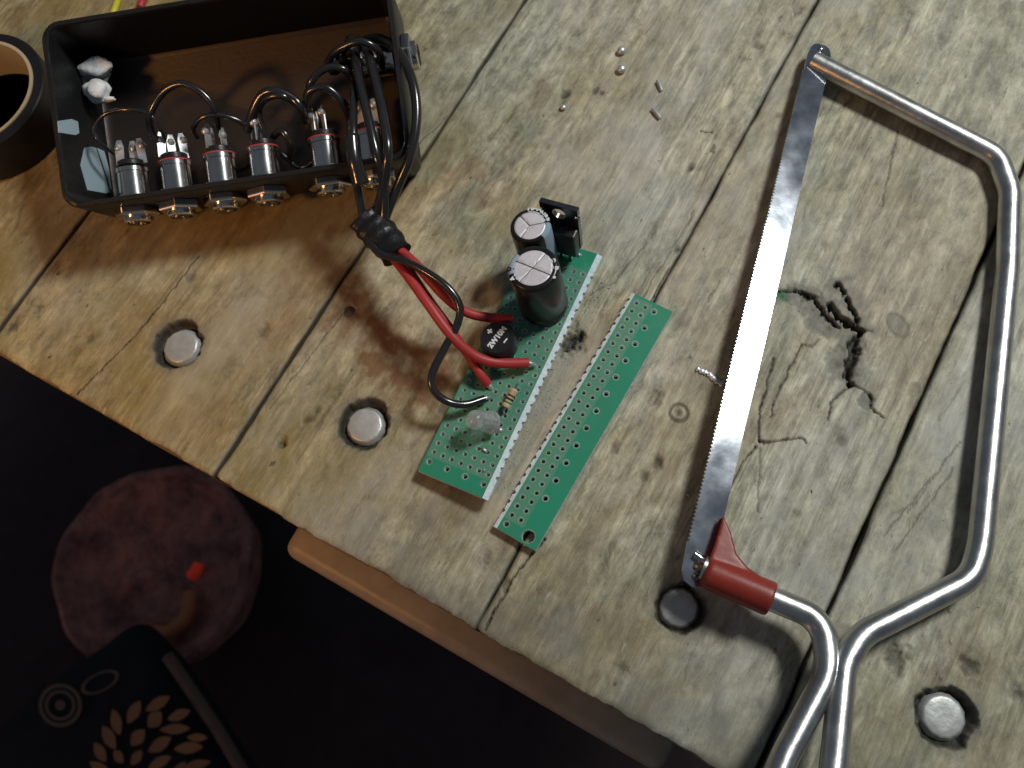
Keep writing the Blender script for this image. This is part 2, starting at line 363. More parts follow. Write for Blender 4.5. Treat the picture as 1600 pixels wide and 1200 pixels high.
def plank(v0, v1, seed, u1=335, step=.32, g0=.6, g1=.6):
    nu = int(u1/step)+1; nv = int(round((v1-v0)/step))+1
    U, V = np.meshgrid(np.linspace(0, u1, nu), np.linspace(v0, v1, nv), indexing='ij')
    jit = (fbm(U*.12, U*0+seed, seed)-.47)
    # worn boundary: pull the outermost rows in and out
    Ue = U.copy(); Ve = V.copy()
    wl = np.clip(1-(V-v0)/4, 0, 1); wr = np.clip(1-(v1-V)/4, 0, 1)
    Ve = Ve + wl*(g0+.9*(fbm(U*.10, U*0, seed+5)-.47)) - wr*(g1+.9*(fbm(U*.10, U*0, seed+6)-.47))
    we = np.clip(1-U/4, 0, 1); Ue = Ue + we*(1.6*(fbm(V*.12, V*0, seed+7)-.47)+.7*(fbm(V*.5, V*0, seed+8)-.47)+.2)
    h = .25*(fbm(Ue*.02, Ve*.05, seed+20)-.47)+.12*(fbm(Ue*.06, Ve*.22, seed+30)-.47)+.14*(fbm(Ue*.35, Ve*1.0, seed+40)-.47)
    for d, s in ((V-v0, .6), (v1-V, .6), (U, .8)): h = h - .6*np.exp(-(np.maximum(d, 0)/s)**1.3)
    dirt = np.zeros_like(h); grey = np.zeros_like(h); rust_shadow = np.zeros_like(h)
    for d, s in ((V-v0, .5), (v1-V, .5)): dirt = np.maximum(dirt, .85*np.exp(-(d/s)**2))
    nz = fbm(Ue*.9, Ve*.9, 77); nz2 = fbm(Ue*.35, Ve*.35, 91)
    Xw = Ue; Yw = Ve
    for pts, wd, dp in CR:
        q = [uv(*p) for p in pts]
        us = [p[0] for p in q]; vs = [p[1] for p in q]
        box = (Ue > min(us)-8) & (Ue < max(us)+8) & (Ve > min(vs)-8) & (Ve < max(vs)+8)
        if not box.any(): continue
        D = np.full(box.sum(), 1e9); L = len(q)-1
        x = Ue[box]+1.1*(nz2[box]-.47)+.9*(nz[box]-.47); y = Ve[box]+1.1*(fbm(Ue[box]*.4+9, Ve[box]*.4, 95)-.47)
        for i in range(L): D = np.minimum(D, seg_dist(x, y, q[i], q[i+1]))
        D = np.maximum(D+(.8 if wd > .5 else .25)*(fbm(Ue[box]*.25, Ve[box]*2.2, 61)-.47)+(.7 if wd > .5 else .1)*(fbm(Ue[box]*1.3, Ve[box]*1.3, 67)-.47), 0)
        ww = (.8 if wd > .5 else .55)*wd*np.clip(.1+1.9*nz[box]/.94*(.5+nz2[box]), .15, 2)
        f = np.clip(1-D/np.maximum(ww*1.35, .27), 0, 1)
        h[box] -= dp*np.minimum(f*1.6, 1); dirt[box] = np.maximum(dirt[box], np.minimum(f*1.9, 1)*(.95 if wd > .2 else .55))
        if wd > .5: grey[box] = np.maximum(grey[box], .85*np.clip(1-(D-wd)/4.5+2.4*(nz2[box]-.5), 0, 1))
    for a, b, r, dp, dk in SP:
        pu, pv = uv(a, b); box = (abs(Ue-pu) < r*2.2) & (abs(Ve-pv) < r*2.2)
        if not box.any(): continue
        D = np.hypot((Ue[box]-pu)*.8, Ve[box]-pv)+r*1.5*(nz2[box]-.47)+r*.8*(nz[box]-.47)
        f = np.clip(1.15-D/r+1.3*(nz[box]-.5), 0, 1); f = f*f*(3-2*f)
        h[box] -= dp*f; dirt[box] = np.maximum(dirt[box], dk*f**1.3*(.55+.8*nz[box]))
    pu, pv = uv(1060, 645); D = np.hypot(Ue-pu, Ve-pv)          # a drill ring
    h -= .5*np.exp(-((D-2.2)/.35)**2)+.5*np.exp(-(D/.7)**2); dirt = np.maximum(dirt, .7*np.exp(-((D-2.2)/.4)**2)+.7*np.exp(-(D/.8)**2))
    pu, pv = uv(1403, 508); D = np.hypot((Ue-pu+.35*(Ve-pv))/1.7*1.5, (Ve-pv)/1.6*1.1); rg = np.exp(-((D-2.2)/.4)**2)       # oval knot
    dirt = np.maximum(dirt, .38*rg); grey = np.maximum(grey, .55*(D < 2.2))
    for pu, pv, r, R in BOUV:                                       # bolt recesses with torn rims
        box = (abs(Ue-pu) < 14) & (abs(Ve-pv) < 14)
        if not box.any(): continue
        an = np.arctan2(Ve[box]-pv, Ue[box]-pu)
        D = np.hypot(Ue[box]-pu, Ve[box]-pv)+2.6*(nz2[box]-.47)+.7*(nz[box]-.47)
        f = np.clip((R-D)/1.5, 0, 1); h[box] -= 3.4*f
        dirt[box] = np.maximum(dirt[box], .88*np.clip((R+.5-D)/1.2, 0, 1)); grey[box] = np.maximum(grey[box], .5*np.clip((R+2.5-D)/2.5, 0, 1))
    for a, b, r, k in ((545, 487, 7, .75), (560, 510, 7, .5), (600, 530, 8, .5), (640, 552, 7, .5), (678, 574, 7, .5), (585, 562, 6, .35), (612, 582, 6, .45), (645, 605, 6, .45), (730, 275, 11, .38), (500, 420, 10, .35), (450, 505, 8, .2), (1490, 1010, 8, .25), (840, 150, 6, .2)):  # rust stains; the spots from nail to board are painted wire shadow
        pu, pv = uv(a, b); D = np.hypot((Ue-pu)*.8, Ve-pv); rust_shadow = np.maximum(rust_shadow, k*np.clip(1.2-D/r+2.4*(nz2-.5), 0, 1))
    for p_, q_, r, k in (((545, 487), (690, 578), 5.0, .85), ((572, 554), (676, 620), 4.2, .82)):  # shadows of the red wires painted into the wood as brown streaks
        D = seg_dist(Ue, Ve, uv(*p_), uv(*q_)); rust_shadow = np.maximum(rust_shadow, k*np.clip(1.25-D/r+2.2*(nz2-.5), 0, 1))
    for a, b, r, dp in ((1262, 474, 4.2, .5), (1278, 498, 3.6, .5), (1300, 512, 3.2, .4), (1313, 566, 4.0, .6), (1322, 585, 3.2, .5), (1335, 540, 2.6, .5), (1240, 462, 2.6, .5), (1352, 628, 1.6, .3)):
        pu, pv = uv(a, b); D = np.hypot(Ue-pu, Ve-pv)+3.2*(nz2-.5)+2.0*(nz-.5); f = np.clip((1.1-D/r)*1.8, 0, 1)
        grey = np.maximum(grey, .85*f*(.5+nz)); h = h-dp*f
    pu, pv = uv(1221, 461); D = np.hypot(Ue-pu, Ve-pv)+1.6*(nz2-.5); grn = np.clip(1.2-D/1.9, 0, 1)
    # ochre towards the left planks: varnish tone with warm lamplight painted in
    och = np.clip((70-Ve-.25*Ue)/90, 0, 1)*.95*np.clip(.5+1.6*(fbm(Ue*.03, Ve*.03, 133)-.3), 0, 1)
    # dark grease along the front end of the boards
    grey = np.maximum(grey, .65*np.clip(1-Ue/26+2.2*(fbm(Ue*.11, Ve*.11, 171)-.55), 0, 1)*np.clip((Ve-20)/30, 0, 1))
    oli = np.clip(.22+.65*np.clip((60-Ve)/70, 0, 1)+.75*np.clip((45-Ue)/45, 0, 1), 0, 1)
    n = nu*nv
    co = np.stack([Ue.ravel()*S, -Ve.ravel()*S, h.ravel()*S], 1)          # object space: x along the grain
    I = np.arange(n).reshape(nu, nv)
    quads = np.stack([I[:-1, :-1], I[:-1, 1:], I[1:, 1:], I[1:, :-1]], -1).reshape(-1, 4)[:, ::-1]
    # skirt
    ring = np.concatenate([I[:, 0], I[-1, 1:], I[-2::-1, -1], I[0, -2:0:-1]])
    sk = co[ring].copy(); sk[:, 2] = -.30; nr = len(ring); k = np.arange(nr)
    sq = np.stack([ring, ring[(k+1) % nr], n+(k+1) % nr, n+k], 1)
    co = np.concatenate([co, sk]); quads = np.concatenate([quads, sq[:, ::-1]])
    me = bpy.data.meshes.new('plank'); me.vertices.add(len(co)); me.vertices.foreach_set('co', co.ravel())
    me.loops.add(quads.size); me.loops.foreach_set('vertex_index', quads.ravel().astype(np.int32))
    me.polygons.add(len(quads)); me.polygons.foreach_set('loop_start', (np.arange(len(quads))*4).astype(np.int32))
    me.polygons.foreach_set('use_smooth', np.ones(len(quads), bool))
    for nm, A in (('dirt', dirt), ('rust_shadow', rust_shadow), ('grey', grey), ('ochre', och), ('olive', oli), ('green', grn)):
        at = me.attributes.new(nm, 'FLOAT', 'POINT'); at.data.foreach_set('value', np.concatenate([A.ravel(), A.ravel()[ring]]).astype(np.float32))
    me.update(calc_edges=True); me.validate()
    me.materials.append(M_wood)
    o = bpy.data.objects.new('plank', me); C.objects.link(o); o.parent = bench
    mx = Matrix((UX, -VX, Vector((0, 0, 1)))).transposed().to_4x4(); mx.translation = OA*S; o.matrix_basis = mx
    return o
SEAM = [-162, -82, -.6, 78.3, 147.6, 226]
GAP = [.4, .4, .26, .05, .38, .4]
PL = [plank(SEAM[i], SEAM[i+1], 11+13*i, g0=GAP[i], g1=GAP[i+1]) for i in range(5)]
for k, (pu, pv, r, R) in enumerate(BOUV):
    i = max(j for j in range(5) if SEAM[j] < pv)
    prof = [(r*1.12, -4.2), (r*1.12, -2.9), (r*1.08, -2.4), (r*1.0, -1.9), (r*.95, -1.45), (r*.86, -1.3), (r*.4, -1.36), (0, -1.4)]
    V, F = lathe_geo(prof, 28, Matrix.Translation((pu, -pv, .1)) @ Matrix.Rotation(.06*(k-1), 4, 'X'))
    V = [Vector((v.x+.10*math.sin(3*v.y), v.y+.10*math.sin(2.5*v.x), v.z)) for v in V]
    raw('bolt', V, F, M_zinc, PL[i], local=True, angle=50)
pu, pv = uv(546, 486)
lathe('nail_head', [(1.5, -.6), (1.5, -.25), (1.2, -.1), (0, -.06)], mat('rusty_nail', (.12, .075, .06), .6, .5, var=(20, .1, (.06, .04, .035))), PL[2], 16, Matrix.Translation((pu, -pv, .05)))
# rail under the front end
a, b = uv(452, 830), uv(1045, 1180)
v0 = (W(455, 838, -34)-OA).dot(VX); v1 = (W(1045, 1182, -34)-OA).dot(VX)
V, F = box_geo(-8.4, 26, -v1, -v0, -56, -32)
mxr = Matrix((UX, -VX, Vector((0, 0, 1)))).transposed().to_4x4(); mxr.translation = OA
o = raw('rail', [mxr @ v for v in V], F, M_rail, bench); bevel(o, 3.6, 4)
# ------------------------------------------------------------------ circuit board with its soldered parts
BM = Matrix.Translation((-23.675, 68.954, 3.82)) @ Matrix.Rotation(-.7227, 4, 'Z') @ Matrix.Rotation(-.0069, 4, 'X') @ Matrix.Rotation(-.0706, 4, 'Y')
board = thing('circuit_board', 'green perforated circuit board carrying two black capacitors and a clear LED', 'circuit board', BM)
ytop = onplane(922, 393, BM).y
rows = int((ytop-2)/2.54)
random.seed(5)
def scallop(x, y0, y1, sgn, ylist, r=.52):
    """jagged sawn line through a row of holes"""
    out = [(x+sgn*.05, y0)]
    for y in ylist:
        out += [(x+random.uniform(-.12, .12), y-r-random.uniform(.05, .3))]
        for k in range(7):
            a = math.pi*(k/6)-math.pi/2; out.append((x-sgn*r*math.cos(a)*random.uniform(.8, 1.1), y+r*math.sin(a)))
        out += [(x+random.uniform(-.12, .12), y+r+random.uniform(.05, .25))]
        out += [(x+random.uniform(-.14, .14), y+1.27+random.uniform(-.1, .1))]
    out.append((x+sgn*.05, y1)); return out
def pcb(name, x0, x1, y0, y1, cutx, cols, nrow, bigs, side, parent, mount=None):
    """x0..x1 outline; the side 'side' is sawn at cutx"""
    ys = [2.54*j for j in range(nrow)]
    if side > 0: outer = [(x0, y0)]+scallop(cutx, y0, y1, 1, ys)+[(x0, y1)]
    else: outer = [(x1, y1)]+scallop(cutx, y0, y1, -1, ys)[::-1]+[(x1, y0)]
    if side < 0: outer = outer[::-1]
    holes = [(c, y, .53, 12, .78) for c in cols for y in ys]+[(x, y, .62, 14, .92) for x, y in bigs]
    if mount: holes.append((*mount, 1.55, 28, 1.75))
    bx = cutx-side*(1.35 if side > 0 else 1.0)
    ex = [(bx, y0+.01), (bx, y1-.01)]
    xa, xb = min(cols)-1.4, max(cols)+1.4; xl, xr = (max(xa, x0+.05), min(xb, bx-.05)) if side > 0 else (max(xa, bx+.05), min(xb, x1-.05))
    fr_ = [[(xl, -1.4), (xr, -1.4)], [(xl, ys[-1]+1.4), (xr, ys[-1]+1.4)], [(xl, -1.4), (xl, ys[-1]+1.4)], [(xr, -1.4), (xr, ys[-1]+1.4)]]
    hh = np.array([(h[0], h[1], h[4]) for h in holes])
    def mi(x, y):
        if (x-bx)*side > 0: return 2
        if (np.hypot(hh[:, 0]-x, hh[:, 1]-y) < hh[:, 2]).any(): return 3
        if xl < x < xr and -1.4 < y < ys[-1]+1.4: return 1
        return 0
    zt = lambda x, y: -max(0, (x-bx)*side)*.38
    return plate(name, outer, holes, -1.6, 0, [M_mask, M_maskg, M_fr4, M_tin], parent, mi_fn=mi, ztop=zt, extra=[ex]+[e for e in fr_ if y0 < e[0][1] < y1-.1 and e[1][1] < y1-.1], side_mi=2)
pcb('board', -1.6, 16, -5.85, ytop, 17.78, [2.54*i for i in range(7)], rows, [(2.54*i, -2.64) for i in (0, 2, 4, 6)], 1, board)
# electrolytic capacitors
def lettering(par, txt, z, rc, a0, da, size, m=M_white):
    for i, c in enumerate(txt):
        a = a0+i*da
        mx = Matrix.Rotation(a, 4, 'Z') @ Matrix.Translation((rc, 0, z)) @ Matrix.Rotation(-math.pi/2, 4, 'Z')
        text('lettering', c, size, mx, m, par)
def capacitor(topx, topy, r, h, zb, stripe_a, groove, lean):
    top = onplane(topx, topy, BM, zb+h)
    mx = Matrix.Translation((top.x-lean[0], top.y-lean[1], zb)) @ Matrix.Rotation(lean[1]/h, 4, 'X').inverted() @ Matrix.Rotation(lean[0]/h, 4, 'Y')
    prof = [(r*.93, 0), (r, .5), (r, 1.6), (r*.955, 2.1), (r*.955, 2.6), (r, 3.2), (r, h-1.1), (r*.97, h-.45), (r*.90, h-.05), (r*.80, h), (r*.77, h-.05), (r*.76, h-.7)]
    sg = 48; V, F = lathe_geo(prof, sg)
    mi = []
    for f in F:
        c = sum((V[i] for i in f), Vector())/len(f); a = math.atan2(c.y, c.x)
        d = abs((a-stripe_a+math.pi) % (2*math.pi)-math.pi)
        mi.append(1 if d < .48 and len(f) == 4 and c.z > 3.3 else 0)
    o = raw('electrolytic_capacitor', V, F, [M_cap, M_stripe], board, mi=mi, local=True, angle=40)
    m2 = mx.copy(); m2.translation *= S; o.matrix_basis = m2
    # aluminium top pressed with vent lines
    n = 48; Vt = [Vector((0, 0, h-.25))]; Ft = []
    rr = [r*.2, r*.4, r*.58, r*.70, r*.785]
    for k, q in enumerate(rr):
        for i in range(n):
            a = 2*math.pi*i/n; x, y = q*math.cos(a), q*math.sin(a); dz = 0
            for g in groove:
                s = x*math.cos(g[0])+y*math.sin(g[0]); t = -x*math.sin(g[0])+y*math.cos(g[0])
                if (g[1] or s > 0) and abs(t) < .42: dz = -.12
            Vt.append(Vector((x, y, h-.10+dz-(.15 if k == 4 else 0))))
    for i in range(n): Ft.append((0, 1+i, 1+(i+1) % n))
    for k in range(len(rr)-1):
        for i in range(n): Ft.append((1+k*n+i, 1+(k+1)*n+i, 1+(k+1)*n+(i+1) % n, 1+k*n+(i+1) % n))
    t = raw('vent_top', Vt, Ft, M_alu, o, local=True, smooth=False)
    # scored vent lines: slim raised lips
    G = []
    for g in groove:
        L0 = -r*.76 if g[1] else 0
        G.append(box_geo(L0, r*.76, -.07, .07, h-.14, h-.03, Matrix.Rotation(g[0], 4, 'Z')))
    V, F = join(*G); raw('vent_line', V, F, M_nick, t, local=True, smooth=False)
    return o
ab = lambda d: math.radians(d)
BR = BM.to_3x3().inverted()
def bang(dx, dy):              # board-frame angle of an image direction
    d = BR @ (RT*dx-UP*dy); return math.atan2(d.y, d.x)
big = capacitor(833, 418, 6.25, 20, .6, bang(-1, -.35), [(bang(.62, -.78), True), (bang(.8, .45), True)], (0, 0))
a = bang(-1, .55)
lettering(big, 'V', 19.97, 5.3, bang(-1, -.02), .3, 1.9, M_cap); lettering(big, 'A', 19.97, 5.25, bang(-1, .55), .3, 2.2)
lettering(big, '\u00b0Ro', 19.97, 5.3, bang(1, .62), .42, 2.0)
small = capacitor(828, 352, 5.1, 18, .6, bang(1, .45), [(bang(-.5, .9), False), (bang(1, -.15), False), (bang(-.55, -.7), False)], (0, 0))
lettering(small, 'UCONPR', 17.97, 4.32, bang(-.05, -1), -.26, 1.7)
# voltage regulator (three-lead package with metal tab)
base = onplane(880, 389, BM, 2.0); xdir = BR @ (RT*.92-UP*.40); xdir.z = 0
TM = frame(base, xdir); 
reg = bpy.data.objects.new('voltage_regulator', None); C.objects.link(reg); reg.parent = board
t2 = TM @ Matrix.Rotation(-.10, 4, 'X') ; t2.translation *= S; reg.matrix_basis = t2; reg.empty_display_size = .05
V, F = box_geo(-5, 5, -3.0, .2, 2.0, 10.6); o = raw('body', V, F, M_epoxy, reg, local=True, smooth=False); bevel(o, .5, 2)
TMr = Matrix.Rotation(math.pi/2, 4, 'X')
plate('tab', [(-5.1, 2.2), (5.1, 2.2), (5.1, 13.9), (4.3, 13.9), (4.3, 15.2), (5.1, 15.2), (5.1, 17.6), (-5.1, 17.6), (-5.1, 15.2), (-4.3, 15.2), (-4.3, 13.9), (-5.1, 13.9)],
      [(0, 14.6, 1.85, 24, None)], -1.55, -.22, [M_tab], reg, Mx=TMr)
for x in (-2.54, 0, 2.54):
    V, F = box_geo(x-.4, x+.4, -1.5, -1.0, -3.2, 2.0); raw('lead', V, F, M_nick, reg, local=True, smooth=False)
# bridge rectifier
c = onplane(777, 527, BM, 7.6)
br = lathe('bridge_rectifier', [(4.1, 0), (4.45, .3), (4.45, 5.1), (4.2, 5.5), (0, 5.5)], M_epoxy, board, 40, None)
m2 = Matrix.Translation((c.x*S, c.y*S, 2.1*S)); br.matrix_basis = m2
ta = bang(.52, -.80)
def on_top(dx, dy, z, rot): return Matrix.Translation((dx, dy, z)) @ Matrix.Rotation(rot, 4, 'Z')
text('lettering', '2W10M', 1.95, on_top(0, 0, 5.52, ta), M_white, br)
pm = Vector((math.cos(ta+math.pi/2), math.sin(ta+math.pi/2), 0)); pl = Vector((math.cos(ta), math.sin(ta), 0))
q = pm*2.5+pl*.3; text('plus_sign', '+', 2.4, on_top(q.x, q.y, 5.52, ta), M_white, br)
q = -pm*2.2+pl*.4; text('minus_sign', '\u2013', 2.2, on_top(q.x, q.y, 5.52, ta), M_white, br)
for dx, dy in ((1.8, 1.8), (-1.8, 1.8), (1.8, -1.8), (-1.8, -1.8)):
    V, F = tube_geo([(dx, dy, .2), (dx, dy, -3.4)], .4, 8); raw('lead', V, F, M_nick, br, local=True)
# resistor
p0 = onplane(805, 607, BM, 2.6); p1 = onplane(789, 638, BM, 1.6); d = p1-p0; L = d.length
RM = axis_frame(p0, d); rs = bpy.data.objects.new('resistor', None); C.objects.link(rs); rs.parent = board; rs.empty_display_size = .05
r2 = RM.copy(); r2.translation *= S; rs.matrix_basis = r2
def rad(t): return .98+.22*max(0, 1-abs(t-.12)/.13)+.22*max(0, 1-abs(t-.88)/.13)
prof = [(0, 0), (.6, .03*L)]+[(rad(t), t*L) for t in (.06, .12, .2, .27, .35, .5, .65, .73, .8, .88, .94)]+[(.6, .97*L), (0, L)]
lathe('body', prof, M_tan, rs, 20)
for t, m in ((.33, M_brown), (.50, M_black), (.68, M_green)):
    lathe('band', [(.98, t*L), (1.02, t*L+.02), (1.02, (t+.09)*L), (.98, (t+.09)*L+.02)], m, rs, 20)
V, F = tube_geo(smooth_path([(0, 0, .3), (0, 0, -.9), (0, 0, -1.5)], 4), .26, 8); raw('lead', V, F, M_nick, rs, local=True)
q = RM.inverted() @ Vector((p1.x+d.x*.18, p1.y+d.y*.18, -1.4))
V, F = tube_geo(smooth_path([(0, 0, L-.2), (0, 0, L+.7), tuple(q)], 4), .26, 8); raw('lead', V, F, M_nick, rs, local=True)
# clear LED leaning over
p0 = onplane(767, 660, BM, 2.6); p1 = onplane(741, 656, BM, 7.4); d = p1-p0
LM = axis_frame(p0, d); ld = lathe('led', [(2.2, -.4), (2.9, -.35), (2.9, .75), (2.5, .85), (2.5, 5.2), (2.35, 6.1), (1.9, 6.9), (1.1, 7.45), (0, 7.7)], M_led, board, 32)
l2 = LM.copy(); l2.translation *= S; ld.matrix_basis = l2
V, F = join(box_geo(.3, 1.2, -.3, .3, -2.5, 3.2), box_geo(-1.1, -.6, -.25, .25, -2.5, 3.0), box_geo(.0, 1.4, -.6, .6, 3.2, 4.0))
raw('lead_frame', V, F, M_nick, ld, local=True, smooth=False)
p = onplane(757, 703, BM, .2); V, F = tube_geo([(p.x-.9, p.y+.5, .1), (p.x, p.y, .45), (p.x+.9, p.y-.4, .1)], [.3, .35, .25], 8); raw('solder_joint', V, F, M_solder, board, local=True)
for px, py, r in ((764, 602, .9), (827, 567, .9), (757, 624, .8), (776, 664, .9), (782, 672, .8), (757, 735, .5), (880, 392, .7), (905, 399, .7)):
    p = onplane(px, py, BM, 0); V, F = lathe_geo([(r, -.02), (r*.8, .25), (r*.4, .6), (0, .7)], 12, Matrix.Translation((p.x, p.y, 0))); raw('solder_joint', V, F, M_solder, board, local=True)
for (x, y, hh) in ((2, 50, 2.4), (12, 48, 2.2), (5, 30, 1.8), (9, 14, 1.6)):   # lead ends it stands on underneath
    V, F = lathe_geo([(.9, -1.5), (.5, -2.2), (.25, -1.6-hh)], 10, Matrix.Translation((x, y, 0))); raw('solder_joint', V, F, M_solder, board, local=True)
# ------------------------------------------------------------------ sawn-off strip of board
SO = Vector((-9.699, 48.152, 2.3)); SA = .7424
SM = Matrix.Translation(SO) @ Matrix.Rotation(SA-math.pi/2, 4, 'Z') @ Matrix.Rotation(.006, 4, 'X')
strip = thing('board_offcut', 'narrow bare strip of green perforated board, sawn off, without any parts on it', 'circuit board', SM)
rb = onplane(838, 858, SM).x
mt = onplane(825.6, 838, SM)
pcb('board', -2, rb, -4.6, 65.6, -2.52, [0, 2.54], 26, [(5.08, 7.51+5.08*j) for j in range(12)]+[(0, -2.54)], -1, strip, (mt.x, mt.y))
# ------------------------------------------------------------------ hacksaw
def sz(px, py):                # height of the saw plane: right arm on the bench, blade side raised
    a = W(px, py, 5); s0 = W(1575, 400, 5); n = (W(1180, 480, 5)-s0); n = n/n.length
    k = (a-s0).dot(n)/70; y = (py-100)/800
    return 3.1+max(0, k)*(2.6+2.2*y)+max(0, y-.98)*13*max(0, min(1, k*1.8))
def sw(px, py, dz=0): return W(px, py, sz(px, py)+dz)
saw = thing('hacksaw', 'small hacksaw with bright bent rod frame and red plastic blade holder', 'saw', Matrix.Translation(sw(1400, 600)*1.0))
fr = [(1270, 96), (1558, 244), (1578, 300), (1574, 420), (1531, 860), (1516, 905), (1345, 992), (1318, 1040), (1303, 1190), (1285, 1330), (1215, 1345), (1190, 1290), (1222, 1190), (1296, 1050), (1285, 968), (1210, 937), (1098, 886)]
rd = [0, 8, 14, 30, 30, 11, 12, 12, 40, 12, 12, 12, 40, 15, 12, 30, 0]
tube('frame', bend_path([sw(*p) for p in fr], rd, 10), 2.8, M_chrome, saw, 20, 0)
# blade: true outline with teeth, lying in the saw plane
b0, b1 = sw(1277, 100), sw(1091, 880, -1.2); bl = (b1-b0).length; q = sw(1400, 500)-b0
bn = (b1-b0).cross(q); bn = bn if bn.z > 0 else -bn
KM = frame(b0, b1-b0, (.20, -.087, 1))      # the blade sits twisted in its slots
yr = [(KM.inverted() @ sw(*p)).y for p in ((1400, 500),)][0]; sg = 1 if yr > 0 else -1      # side facing the frame
out = []
hw = 3.3
out += [(-6.6, 1.0*sg), (-6.0, 2.2*sg), (-4.6, 2.9*sg), (-2.5, hw*sg), (bl+2.6, hw*sg), (bl+4.6, 2.3*sg), (bl+5.6, 0), (bl+4.8, -2.2*sg), (bl+2.6, -hw*sg)]
x = bl-4
while x > 3: out += [(x, (-hw-.35)*sg), (x-.35, (-hw+.15)*sg)]; x -= .95
out += [(1, -hw*sg), (-2.5, -hw*sg), (-4.6, -2.9*sg), (-6.0, -2.2*sg), (-6.6, -1.0*sg)]
if sg < 0: out = out[::-1]
bld = plate('blade', out, [(bl+.6, 0, 1.1, 16, None)], -.3, .3, [M_blade], saw, Mx=KM, local=False)
p = KM @ onplane(1085, 866, KM, .8); q = KM @ onplane(1104, 880, KM, .8)
tube('pin', [p, p*.5+q*.5+Vector((0, 0, .2)), q], 1.0, M_nick, saw, 12, 4)
p = KM @ Vector((-3.4, 0, .3)); V, F = lathe_geo([(1.0, 0), (.9, .35), (0, .45)], 14, axis_frame(KM @ Vector((-5.0, 0, .3)), KM.to_3x3() @ Vector((0, 0, 1)))); raw('pin', V, F, M_nick, saw)
# red blade holder: sleeve on the rod with a fin along the blade
rp0, rp1 = sw(1103, 893), sw(1206, 937)
ax = (rp1-rp0).normalized()
tg = tube_geo([rp0-ax*.6, rp0, rp0+ax*.6, rp1-ax*.6, rp1], [2.2, 3.2, 3.7, 3.9, 3.7], 24)
fin = [(1130, 805), (1142, 832), (1151, 866), (1168, 886), (1196, 906), (1150, 920), (1102, 905), (1102, 888), (1116, 852)]
top = [sw(*p, 2.6) for p in fin]; bot = [sw(*p, -2.4) for p in fin]; n = len(fin)
fg = (top+bot, [tuple(range(n))[::-1], tuple(range(n, 2*n))]+[(i, (i+1) % n, n+(i+1) % n, n+i) for i in range(n)])
V, F = join(tg, fg)
rh = raw('blade_holder', V, F, M_redpl, saw)
bmm = bmesh.new(); bmm.from_mesh(rh.data); bmesh.ops.recalc_face_normals(bmm, faces=bmm.faces); bmm.to_mesh(rh.data); bmm.free()
rm = rh.modifiers.new('remesh', 'REMESH'); rm.mode = 'VOXEL'; rm.voxel_size = .32*S; rm.use_smooth_shade = True
sm = rh.modifiers.new('smooth', 'SMOOTH'); sm.factor = .5; sm.iterations = 7
for k, (px, py) in enumerate(((1087, 886), (1090, 896), (1096, 892), (1085, 901), (1094, 903))):
    V, F = lathe_geo([(0, -.5), (.45, -.3), (.6, 0), (.35, .35), (0, .5)], 7, Matrix.Translation(KM @ onplane(px, py, KM, .6))); raw('brass_scrap', V, F, mat('worn_brass', (.20, .17, .11), .6, .5) if k == 0 else bpy.data.materials['worn_brass'], saw, smooth=False)
# ------------------------------------------------------------------ black metal box with its sockets
XM = Matrix.Translation((-96.8, 165.8, 0)) @ Matrix.Rotation(-.19, 4, 'Z') @ Matrix.Rotation(.35, 4, 'X')
BL, BW, BD = 93.6, 49.65, 25.0
ebox = thing('metal_box', 'open black metal box full of wired sockets', 'enclosure box', XM)
def rrect(x0, x1, y0, y1, r, n=6):
    out = []
    for cx, cy, a in ((x1-r, y1-r, 0), (x0+r, y1-r, 90), (x0+r, y0+r, 180), (x1-r, y0+r, 270)):
        for k in range(n+1):
            t = math.radians(a+90*k/n); out.append((cx+r*math.cos(t), cy+r*math.sin(t)))
    return out
def ring_geo(loops):           # loops: list of (outline, z)
    V = []; F = []; n = len(loops[0][0])
    for l, z in loops: V += [Vector((x, y, z)) for x, y in l]
    for i in range(len(loops)-1):
        for k in range(n): F.append((i*n+k, i*n+(k+1) % n, (i+1)*n+(k+1) % n, (i+1)*n+k))
    return V, F, n
dr = 1.1                        # draft of the cast walls
lo = [(rrect(dr+1.5, BL-dr-1.5, dr+1.5, BW-dr-1.5, 3), 0), (rrect(dr, BL-dr, dr, BW-dr, 4), 1.2), (rrect(0, BL, 0, BW, 5), BD-.4), (rrect(.3, BL-.3, .3, BW-.3, 4.8), BD),
      (rrect(1.3, BL-1.3, 1.3, BW-1.3, 4.0), BD), (rrect(1.6, BL-1.6, 1.6, BW-1.6, 3.8), BD-.5)]
V, F, n = ring_geo(lo); F.append(tuple(range(n))[::-1]); ebf = raw('body', V, F, M_boxp, ebox, local=True, angle=50)
li = [(rrect(1.6, BL-1.6, 1.6, BW-1.6, 3.8), BD-.5), (rrect(2.2+dr, BL-2.2-dr, 2.2+dr, BW-2.2-dr, 2.6), 3.0), (rrect(3.4+dr, BL-3.4-dr, 3.4+dr, BW-3.4-dr, 2.0), 2.2)]
V, F, n = ring_geo(li); F.append(tuple(range(2*n, 3*n))); raw('inner_lining', V, F, [M_boxp, M_boxi], ebox, local=True, angle=50, mi=[0]*n+[1]*n+[1])
def lx(px, py, h): return onplane(px, py, XM, h)
